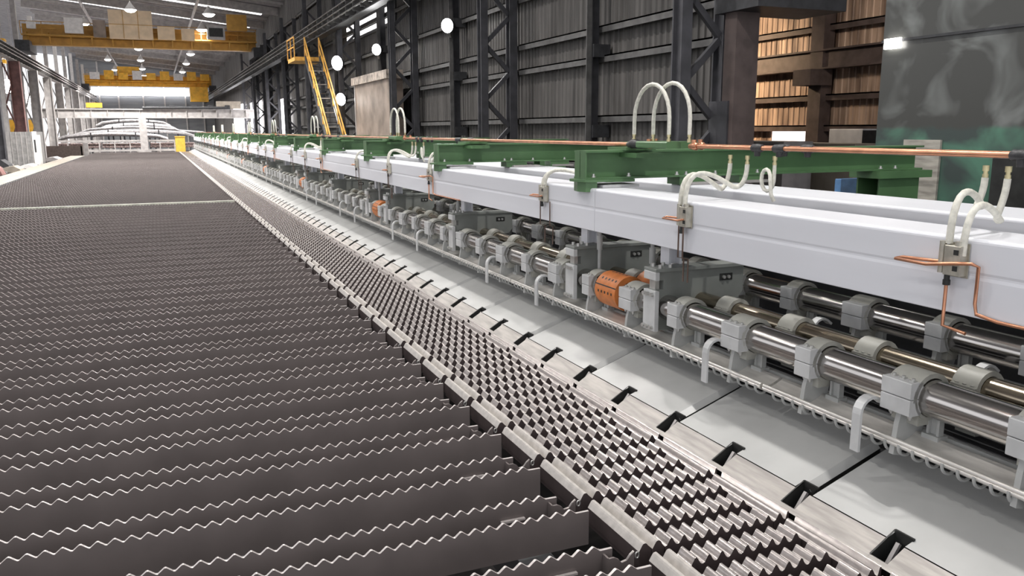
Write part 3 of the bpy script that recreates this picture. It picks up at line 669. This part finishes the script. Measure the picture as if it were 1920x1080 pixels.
# clamps on the face of the front beam with drop hoses
def clamp(y, kind, near):
    labs = ['nickel valve block with bent copper tube and two white hoses on the beam face', 'nickel valve block under a looping pair of white hoses', 'nickel valve block whose hoses bend under a green beam']
    o = empty('valve_block', (3.396, y, 1.40), labs[kind], 'valve', 'valve blocks on the front beam, kind %d' % (kind+1))
    m = MB(); m.cbox(-.05, 0, -.055, .03, -.075, .065, .003); m.box(-.004, 0, -.065, .04, -.085, .075); m.build('block', nickel_m, o)
    m = MB()
    for z in (-.04, .035): m.box(-.0525, -.049, -.045, -.02, z-.012, z+.012)
    m.build('block_port', black_m, o)
    m = MB(); m.cyl((-.03, .055, -.07), (-.03, .055, .08), .017, 6); m.cyl((-.03, -.03, .065), (-.03, -.03, .085), .02, 6); m.build('stem', nickel_m, o)
    m = MB(); m.cyl((-.03, .02, -.075), (-.03, .02, -.10), .013, 8); m.cyl((-.03, .02, -.10), (-.03, .02, -.125), .017, 8); m.build('gland', black_m, o)
    if kind == 0:
        m = MB(); m.tube([(-.03, .07, -.02), (-.05, .26, -.025), (-.09, .27, -.03), (-.08, .10, -.035), (-.075, -.06, -.01), (-.05, -.115, -.005), (-.02, -.13, -.02), (-.02, -.13, -.19), (-.025, -.145, -.235), (-.02, -.25, -.25), (-.02, -1.2, -.25)], .0085, 8); m.build('copper_tube', copper_m, o)
        m = MB(); m.tube([(-.03, .02, -.125), (-.03, .02, -.32), (-.025, -.1, -.335)], .0085, 8); m.build('copper_tube', copper_m, o)
    else:
        m = MB(); m.tube([(-.03, .06, -.02), (-.05, .18, -.02), (-.085, .18, -.03), (-.08, .0, -.03), (-.06, -.04, -.02)], .007, 8); m.build('copper_tube', copper_m, o)
        for dy in (.055, -.0 if kind == 1 else -.12):
            m = MB(); m.tube([(-.012 if dy < 0 else -.03, dy, -.07), (-.012 if dy < 0 else -.03, dy, -.30), (.02, dy, -.31), (.02, dy, -.48)], .006, 8); m.build('drop_tube', tube_m, o)
    return o
HL = 'pale hose dropping from the copper pipe to a valve block'
def drop(p_end, p_top, sag, group, loop=False):
    x1, y1, z1 = p_end; x0, y0, z0 = p_top
    a = bez((x0, y0, z0), (x0, y0, z0-.13), (x0-.02, y0+.05, sag-.02), (x0-.08, y0+(y1-y0)*.35, sag), 10)
    b = bez(a[-1], (x0-.18, y0+(y1-y0)*.65, sag+.06), (x1, y1, z1+.36), (x1, y1, z1), 12)
    return a+b[1:]
for k in range(0, 9):
    for j, (yc, kind) in enumerate(((2.70, 0), (4.86, 1), (7.19, 2))):
        y = yc+P8*k
        if y > 80: continue
        clamp(y, kind, k < 3)
        g = ['drop hoses at the bent copper tube blocks', 'looping drop hoses', 'drop hoses beside the green beams'][kind]
        lab = ['white drop hose arching down to the valve block with bent copper tube', 'white drop hose looping from copper pipe to valve block', 'white drop hose arching from under a green beam to valve block'][kind]
        if kind == 0:
            for q, (dy, ty, sg) in enumerate(((.03, .18, 1.62), (-.045, .06, 1.56))):
                hose('drop_hose', drop((3.372, y+dy, 1.47 if q == 0 else 1.42), (3.79, y+ty+.02, 1.755), sg, g), lab, g, .0165, -1)
        elif kind == 1:
            for q, (dy, ty, sg) in enumerate(((.055, .06, 1.575), (0.0, -.13, 1.60))):
                hose('drop_hose', drop((3.372, y+dy, 1.475), (3.79, y+ty, 1.755), sg, g), lab, g, .0165, -1)
            cx, cz = 3.80, 1.63
            pts = [(3.86, y-.33, 1.755), (3.86, y-.33, 1.66)]+[(3.86-.02*t/8, y-.275+.055*math.cos(PI+t*2*PI/12), 1.65+.075*math.sin(PI+t*2*PI/12)) for t in range(0, 13)]+[(3.84, y-.33, 1.56), (3.86, y-.34, 1.51)]
            hose('loop_hose', pts, 'white hose with a full loop behind the front beam', 'looped hoses behind the front beam', .013, -1)
        else:
            for q, dy in enumerate((.02, -.03)):
                pts = bez((3.372, y+dy, 1.46), (3.372, y+dy, 1.60+.02*q), (3.46, y+dy-.05, 1.66), (3.56, y-.35, 1.60), 10)+bez((3.56, y-.35, 1.60), (3.66, y-.6, 1.54), (3.79, y-.62, 1.62), (3.79, y-.62-.07*q, 1.755), 10)[1:]
                hose('drop_hose', pts, lab, g, .0165, None, None)

# ------------------------------------------------------------------ right side: smudged panel, bay clutter
o = empty('smudged_panel', (8.4, 0, -1.5), 'tall dark panel smudged with grey above a green lower band', 'panel')
MB().box(0, 1.2, -3, 8.0, 0, 8.5).build('panel_body', smudge_m, o)
m = MB(); m.box(-.03, 0, -3, 8.0, 4.53, 4.56); m.build('seam', dark_m, o)
MB().box(-.03, 0, 7.02, 7.54, 2.45, 3.36).build('access_plate', mat('plate_grey_streaked', (.36, .34, .30), .5, 0, .2, 3, stretch=(1, 1, 6)), o)
MB().box(-.12, 0, 5.2, 6.27, 2.0, 3.24).build('dark_opening', black_m, o)
m = MB(); m.box(-.06, -.02, 7.70, 7.93, 4.45, 4.57); m.build('panel_glint', lamp_m, o)  # glowing patch that stands in for a reflection on the panel
def block(name, b, m, label, cat, part=None):
    o = empty(name, (b[0], b[2], b[4]), label, cat)
    q = MB(); q.cbox(0, b[1]-b[0], 0, b[3]-b[2], 0, b[5]-b[4], .01); q.build('body', m, o); return o
c = block('grey_cabinet', (14.5, 15.1, 14.2, 15.2, -1.5, 1.98), white_m, 'tall pale cabinet with a dark side in the brown bay', 'cabinet')
MB().box(-.01, .0, .02, .98, 3.1, 3.12).build('seam', dark_m, c); MB().box(0, .6, -.02, 0, 0, 3.45).build('side_panel', black_m, c)
block('long_bin', (13.4, 14.0, 13.3, 15.8, -1.5, 1.68), tan_m, 'long low beige bin in front of the brown wall', 'bin')
block('steel_crate', (12.4, 13.2, 14.3, 17.4, -1.5, 1.72), lgrey_m, 'low grey steel crate beside the brown column', 'crate')
for i, (y, h, m_, lb, nm) in enumerate([(9.55, .5, mat('blue_paint', (.10, .22, .42), .5), 'blue upright drum under the green beam', 'drum'), (8.6, .55, yellow2_m, 'yellow machine box behind the green post', 'box'), (9.9, .8, tan_m, 'tan board leaning behind the green beam', 'board'), (8.0, .15, mat('dark_brown', (.07, .045, .04), .5), 'dark brown sheet stack behind the rear beam', 'stack')]):
    block('bay_'+nm, (9.4+i*.62, 9.9+i*.62, y, y+(.12, .45, .45, 3)[i], -1.5, 1.0+h*.5), m_, lb, nm)
o = empty('yellow_hoist', (14.2, 12.6, 1.55), 'small yellow hoist head above the green beam', 'hoist'); MB().cbox(0, .2, 0, .32, 0, .2, .04).build('head', yellow2_m, o); MB().cbox(.02, .18, .08, .24, .2, .36, .04).build('cap', yellow2_m, o); MB().box(.06, .14, .12, .2, -3.0, 0).build('mast', dark_m, o)
bl = bpy.data.lights.new('bay_lamp_light', 'SPOT'); bl.energy = 5000; bl.color = (1, .72, .45); bl.shadow_soft_size = .3; bl.spot_size = 2.0; bl.spot_blend = 1.0
o = empty('bay_lamp', (13.2, 24.6, 5.6), 'warm lamp hanging in the neighbouring bay', 'lamp'); put('shade', shade_me, o); put('bulb', bulb_me, o); MB().cyl((0, 0, .5), (0, 0, RZ(13.2)-5.6), .025, 6).build('hanger', lgrey_m, o)
lo = bpy.data.objects.new('lamp_light', bl); COL.objects.link(lo); lo.parent = o; lo.location = (0, 0, -.3); lo.rotation_euler = (0, math.radians(-66), 0)

o = empty('bay_lamp', (13.2, 15.5, 6.2), 'added dim lamp, out of view, brightening the brown wall of the next bay', 'lamp'); put('shade', shade_me, o); put('bulb', bulb_me, o); MB().cyl((0, 0, .5), (0, 0, RZ(13.2)-6.2), .025, 6).build('hanger', lgrey_m, o)  # fill lamp added out of view to lift the dark brown wall
b2 = bpy.data.lights.new('bay_lamp_light', 'SPOT'); b2.energy = 520; b2.color = (1, .84, .68); b2.shadow_soft_size = .3; b2.spot_size = 2.4; b2.spot_blend = .8
lo = bpy.data.objects.new('lamp_light', b2); COL.objects.link(lo); lo.parent = o; lo.location = (0, 0, -.3); lo.rotation_euler = (0, math.radians(-55), 0)
# tan room box between columns
o = empty('sheet_room', (9.0, 34.2, -1.5), 'tan rust-streaked sheet metal room between two columns', 'room')
MB().box(0, .6, 0, 6.4, 0, 5.6).build('body', rust_m, o); MB().box(-.12, .6, -.1, 6.6, 5.6, 5.95).build('roof_edge', mat('rust_edge', (.40, .34, .29), .6, 0, .3, 4), o)
MB().box(-.03, 0, 6.3, 6.4, 0, 5.6).build('corner_angle', lgrey_m, o)
# floodlights
for i, (y, z, x, s_) in enumerate([(27.95, 5.5, 9.5, .24), (37.9, 5.57, 9.5, .25), (43.25, 5.35, 8.78, .36), (42.9, 3.55, 8.82, .31)]):
    o = empty('floodlight', (x, y, z), ['round floodlight glowing on the thin post near two lattice columns', 'round floodlight glowing above the tan sheet room', 'upper glowing floodlight on the column beside the stair', 'lower glowing floodlight on the column beside the stair'][i], 'floodlight')
    dr = Vector((-1, -.75, -.15)).normalized()
    m = MB(); m.tube([dr*-.3, dr*-.15, dr*0, dr*.06], [s_*.45, s_*.8, s_*1.02, s_*1.05], 20); m.build('housing', dark_m, o)
    m = MB(); m.tube([dr*.06, dr*.10], [s_*.98, s_*.9], 20); m.build('lens', mat('flood_glow', (1, 1, 1), emit=(1, 1, .97), estr=30), o)
    MB().bar((0, 0, -s_*.8), ((.22, .40+.22*i, -s_-.1) if i < 2 else (.1, .28+.3*(i == 3), -s_)), .08, .08).build('bracket', lgrey_m, o); MB().bar((0, 0, 0), ((.22, .40+.22*i, -.05) if i < 2 else (.1, .28+.3*(i == 3), -.05)), .07, .07).build('arm', dark_m, o)
    l = bpy.data.lights.new('flood_light', 'SPOT'); l.energy = FLOOD_W; l.spot_size = 2.3; l.spot_blend = .7; l.shadow_soft_size = .25
    lo = bpy.data.objects.new('lens_light', l); COL.objects.link(lo); lo.parent = o; lo.location = dr*.2; lo.rotation_euler = dr.to_track_quat('-Z', 'Y').to_euler()
# stair with yellow handrails
o = empty('steel_stair', (8.0, 40.2, -1.5), 'steep steel stair with yellow handrails against the dark columns', 'stair')
a0 = Vector((-.35, -2.6, 0)); a1 = Vector((-.35, 6.0, 7.3))
for dx in (0, .75):
    MB().bar(a0+Vector((dx, 0, 0)), a1+Vector((dx, 0, 0)), .05, .25).build('stringer', dark_m, o)
    for h in (.55, 1.05): MB().bar(a0+Vector((dx, 0, h)), a1+Vector((dx, 0, h)), .055, .055).build('handrail', rail_y, o)
    for t in range(0, 9): p = a0.lerp(a1, t/8)+Vector((dx, 0, 0)); MB().bar(p, p+Vector((0, 0, 1.05)), .05, .05).build('baluster', rail_y, o)
for t in range(1, 30): p = a0.lerp(a1, t/30); MB().box(p.x, p.x+.75, p.y-.12, p.y+.12, p.z-.02, p.z+.02).build('tread', lgrey_m if t % 3 == 0 else dark_m, o)
MB().box(-.9, .6, 6.0, 8.4, 7.15, 7.35).build('landing', rail_y, o)
for h in (.55, 1.05): MB().bar((-.9, 6.0, 7.3+h), (-.9, 8.4, 7.3+h), .05, .05).build('handrail', rail_y, o)
for yy in (6.0, 7.2, 8.4): MB().bar((-.9, yy, 7.3), (-.9, yy, 8.35), .05, .05).build('baluster', rail_y, o)

# ------------------------------------------------------------------ cranes
def crane(y, zb, zt, m_, label, bright):
    o = empty('bridge_crane', (0, y, zb), label, 'crane'); h = zt-zb
    MB().box(-9, 8.6, 0, .9, 0, .35*h).build('lower_flange_box', m_, o); MB().box(-9, 8.6, .15, .8, .35*h, h).build('girder', m_, o)
    for q in range(12): MB().bar((-8.6+1.5*q, -.05, .1), (-8.6+1.5*q, -.6, .62*h-.05), .1, .1).build('walkway_bracket', m_, o)
    MB().box(-9, 8.6, -.9, 0, .40*h, .46*h).build('walkway', m_, o)
    for zz in (h*.75, h*1.05): MB().bar((-9, -.9, zz), (8.6, -.9, zz), .05, .05).build('handrail', m_, o)
    for q in range(13): MB().bar((-9+1.46*q, -.9, .46*h), (-9+1.46*q, -.9, h*1.05), .05, .05).build('rail_post', m_, o)
    MB().box(8.2, 9.2, -1.6, 2.6, -.6, .2).build('end_truck', dark_m, o); MB().box(-9.4, -8.4, -1.6, 2.6, -.6, .2).build('end_truck', dark_m, o)
    return o
c1 = crane(77, 8.75, 10.35, yellow_m, 'dark yellow bridge crane carrying a large beige cabinet', False)
def cbx(o, x0, x1, z0, z1, m_, nm, y0=-1.5, y1=-.95): q = MB(); q.box(x0, x1, y0, y1, z0, z1); return q.build(nm, m_, o)
cab = cbx(c1, -2.75, .45, .55, 2.75, cabinet_m, 'cabinet')
for xx in (-1.7, -.6): cbx(cab, xx-.02, xx+.02, .55, 2.75, yellow_m, 'panel_joint', -1.52, -1.5)
cbx(cab, -2.75, .45, 1.62, 1.66, yellow_m, 'panel_joint', -1.52, -1.5)
cbx(c1, -5.9, -4.6, .85, 2.0, white_m, 'white_cabinet'); cbx(c1, -8.5, -7.9, 1.1, 1.6, white_m, 'sign_board'); cbx(c1, 4.6, 6.0, .75, 1.85, lgrey_m, 'fan_unit'); cbx(c1, 4.75, 5.85, .95, 1.65, black_m, 'fan_grille', -1.52, -1.5)
cbx(c1, 6.2, 7.8, 1.5, 2.8, yellow_m, 'end_box'); cbx(c1, .8, 2.1, .6, 1.6, cabinet_m, 'control_box'); cbx(c1, 2.6, 3.6, .6, 1.5, cabinet_m, 'control_box'); cbx(c1, -3.9, -3.0, .6, 1.9, rust_m, 'control_box')
c2 = crane(140, 8.65, 10.2, yellow2_m, 'bright yellow bridge crane far down the hall', True)
for q in range(9):
    cbx(c2, -8.2+1.9*q, -6.9+1.9*q, .9, 1.9+.3*(q % 2), yellow2_m if q % 3 else white_m, 'motor_box', -1.2, -.95)
cbx(c2, -4.5, -1.5, 1.7, 2.8, yellow2_m, 'trolley', -.8, 1.6); cbx(c2, 5.4, 8.0, -2.2, 0, yellow2_m, 'driver_cab', -.8, 1.2)

# ------------------------------------------------------------------ far end of the bed
o = empty('gantry_beam', (0, 92, 0), 'long grey gantry beam on a post across the end of the bed', 'gantry')
m = MB(); m.box(-10.4, 9.8, 0, .5, 3.28, 3.36); m.box(-10.4, 9.8, .22, .28, 3.36, 4.1); m.box(-10.4, 9.8, 0, .5, 4.1, 4.2); m.build('beam', lgrey_m, o)
for q in range(14): MB().box(-10+1.45*q, -9.96+1.45*q, .05, .45, 3.36, 4.1).build('stiffener', lgrey_m, o)
MB().box(-1.45, -.75, .0, .5, -1.5, 3.28).build('post', lgrey_m, o); MB().box(-1.7, -.5, -.2, .7, -.1, .15).build('post_foot', lgrey_m, o)
MB().tube([(-1, -.05, 4.3), (7, -.05, 4.35)], .12, 8).build('cable_run', dark_m, o); cbx(o, -6, -4.6, 4.3, 4.75, yellow2_m, 'yellow_unit', 0, .4)
for xx in (1.5, 3.6, 5.2, 6.8): cbx(o, xx, xx+.5, 4.2, 4.6, dark_m, 'cable_clamp', -.1, .4)
MB().box(6.0, 8.4, 0, .5, 4.25, 5.0).build('tan_unit', tan_m, o)
o = empty('yellow_box', (2.25, 91.2, -.2), 'yellow box post standing at the far end of the grid', 'post'); MB().cbox(-.45, .45, 0, .7, 0, 1.6, .04).build('body', yellowbox_m, o); MB().box(-.5, .5, -.05, .75, 1.6, 1.68).build('lid', yellowbox_m, o)
m = MB(); m.box(-9.6, 1.8, 93.4, 93.7, .95, 1.15); m.box(-9.6, 1.8, 93.4, 93.7, .0, .2)
for q in range(9): m.box(-9.5+1.4*q, -9.4+1.4*q, 93.35, 93.7, -1.5, 1.15)
tag(m.build('end_rail', lgrey_m), 'low grey guard rail behind the far end of the bed', 'rail')
rb = random.Random(3)
pile_m = mat('scrap_pile', (.42, .33, .31), .6, .3, .5, 8, col2=(.12, .09, .09))
for q in range(26):
    x = -7.4+4.5*(q % 3); j = q//3; rr = .13
    tag(MB().tube([(x-2.15, 95+.29*(j % 5)+.14*(j//5), -1.5+rr+0*j), (x+2.15, 95+.29*(j % 5)+.14*(j//5), -1.5+rr)], rr, 8).build('steel_bar', pile_m, None, (0, 0, 1.82+.25*(j//5))), 'brownish round steel bar lying behind the guard rail', 'bar', 'brownish bars behind the guard rail')
m = MB()
for xx in (-9, -6.4, -4.3, -1.8, .2, 2.2): m.box(xx-.12, xx+.12, 94.8, 96.7, -1.5, .31)
tag(m.build('bar_rack', lgrey_m), 'low grey rack carrying the brownish bars', 'rack')
for q, (xa, xb, z, y) in enumerate([(-9.5, 1.2, 1.25, 98), (-8.4, 4.0, 1.55, 99.3), (-7.4, 3.0, 1.9, 100.6), (-6.4, 6.0, 1.6, 101.9), (-5.6, 2.2, 2.3, 103.2), (-6.0, 1.6, 2.7, 104.5)]):
    o = empty('bar_bundle', (xa, y, z), 'long bright bundle of steel bars piled behind the bed end', 'bundle', 'bright bar bundles behind the bed')
    n_ = 12
    for j in range(7):
        zz = rb.random()*.22; yy = rb.random()*.9; pts = [(t*(xb-xa)/n_, yy, zz+.35*math.sin(PI*t/n_)-(.25 if t in (0, n_) else 0)) for t in range(n_+1)]
        MB().tube(pts, .12, 6).build('bar', bar_m, o)
    for j in (.3, .7): MB().box((xb-xa)*j, (xb-xa)*j+.12, -.1, 1.0, -z-1.5, .62).build('stanchion', dark_m, o)

# ------------------------------------------------------------------ left side of the bed
for k in range(0, 10):
    y = 10+7*k
    o = empty('walkway_deck', (-6.15, y, 0), 'tan walkway deck along the left edge of the bed', 'walkway', 'walkway decks beside the bed')
    MB().box(-.62, .52, 0, 6.96, -.06, -.02).build('deck', tan_m, o)
    for j in range(14):
        MB().box(.52, .66, .1+.5*j, .38+.5*j, -.14, .0).build('tooth', dark_m, o)
o = empty('site_cabin', (-8.55, 61.6, -1.5), 'small grey ribbed sheet cabin with a pale door', 'cabin')
MB().box(0, 1.5, 0, 3.4, 0, 3.5).build('wall_box', mat('cabin_grey', (.24, .235, .23), .5), o)
for j in range(5): MB().box(.05+.28*j, .09+.28*j, -.03, 0, .1, 3.5).build('rib', lgrey_m, o)
MB().box(1.5, 1.54, .2, 1.6, 0, 3.3).build('door', white_m, o); MB().box(1.25, 1.52, -.06, 0, 0, 3.52).build('corner_post', white_m, o); MB().box(1.34, 1.43, -.08, -.06, 2.2, 3.0).build('slot_window', dark_m, o)
o = empty('dark_bin', (-9.3, 86, -1.5), 'dark open steel bin beside the walkway', 'bin')
for b_ in ((0, 3.0, 0, .1), (0, 3.0, 2.0, 2.1), (0, .1, 0, 2.1), (2.9, 3.0, 0, 2.1)): MB().box(b_[0], b_[1], b_[2], b_[3], 0, 2.2).build('side', mat('bin_brown', (.10, .075, .065), .6), o)
MB().box(3.1, 3.5, .2, .6, .2, 2.5).build('chain_post', lgrey_m, o)
for q, (x, y, w_, d_, h_, m_, lb, nm) in enumerate([(-8.2, 50, 1.5, 1.2, .7, redcol_m, 'reddish scrap block beside the walkway', 'scrap_block'), (-7.2, 53, 1.0, 1.6, .35, tan_m, 'tilted tan metal tray on the scrap heap', 'metal_tray'), (-9.2, 47, 1.8, 2, 1.0, mat('maroon', (.20, .10, .10), .6), 'maroon machine hood left of the walkway', 'machine_hood'), (-7.0, 58.4, .8, 2.2, .25, white_m, 'white bent sheet lying by the walkway', 'bent_sheet'), (-8.4, 56.5, 1.2, 1.6, .6, dark_m, 'dark bent pipe heap by the walkway', 'pipe_heap'), (-7.2, 72, 1.1, 3, .3, lgrey_m, 'flat grey slab beside the cabin', 'slab')]):
    o = empty(nm, (x-.75, y, -.2), lb, nm.replace('_', ' '))
    MB().prism_y([(0, 0), (w_, 0), (w_*.9, h_*.5), (w_*.6, h_), (w_*.2, h_*.8), (0, h_*.55)], 0, d_).build('body', m_, o); MB().bar((w_*.2, -.1, 0), (w_*.9, d_, h_*.4), .12, .12).build('loose_bar', lgrey_m, o)
    MB().box(0, w_, 0, d_, -1.3, 0).build('stand', dark_m, o)
for k in range(0, 12):
    o = empty('bay_column', (-21, 60+9*k, -1.5), 'pale steel column in the far left bay', 'column', 'columns of the far left bay')
    MB().box(-.3, .3, -.3, .3, 0, 16.5).build('shaft', lgrey_m, o); MB().box(-.6, .6, -4.4, 4.4, 8.4, 9.3).build('girder', lgrey_m, o)
# left bay: yellow crane girder and glowing lamps
o = empty('bay_crane', (-20.2, 84, 5.2), 'yellow crane girder in the far left bay', 'crane'); MB().box(0, 9, 0, 1, 3.0, 4.6).build('girder', yellow2_m, o); MB().box(0, 9, -.8, -.1, 2.5, 2.8).build('walkway', yellow2_m, o)
o = empty('bay_platform', (-20.4, 99, 0), 'yellow railed platform in the far left bay', 'platform'); MB().box(0, 9, 0, 1, 2.0, 3.2).build('fascia', yellow2_m, o); MB().box(0, 9, 0, 4, 3.2, 3.4).build('deck', lgrey_m, o)
for q in range(8):
    o = empty('bay_lamp_globe', (-11.5-.55*q if q % 2 else -12.5-.3*q, 82+7*q, 6.2), 'glowing white lamp in the left bay behind the columns', 'lamp', 'glowing lamps of the left bay')
    m = MB(); m.tube([(0, 0, -.5), (0, 0, -.35), (0, 0, 0), (0, 0, .35), (0, 0, .5)], [.05, .45, .6, .45, .05], 14); m.build('globe', lamp_m, o); MB().cyl((0, 0, .45), (0, 0, RZ(o.location.x)-6.15), .04, 6).build('hanger', lgrey_m, o)
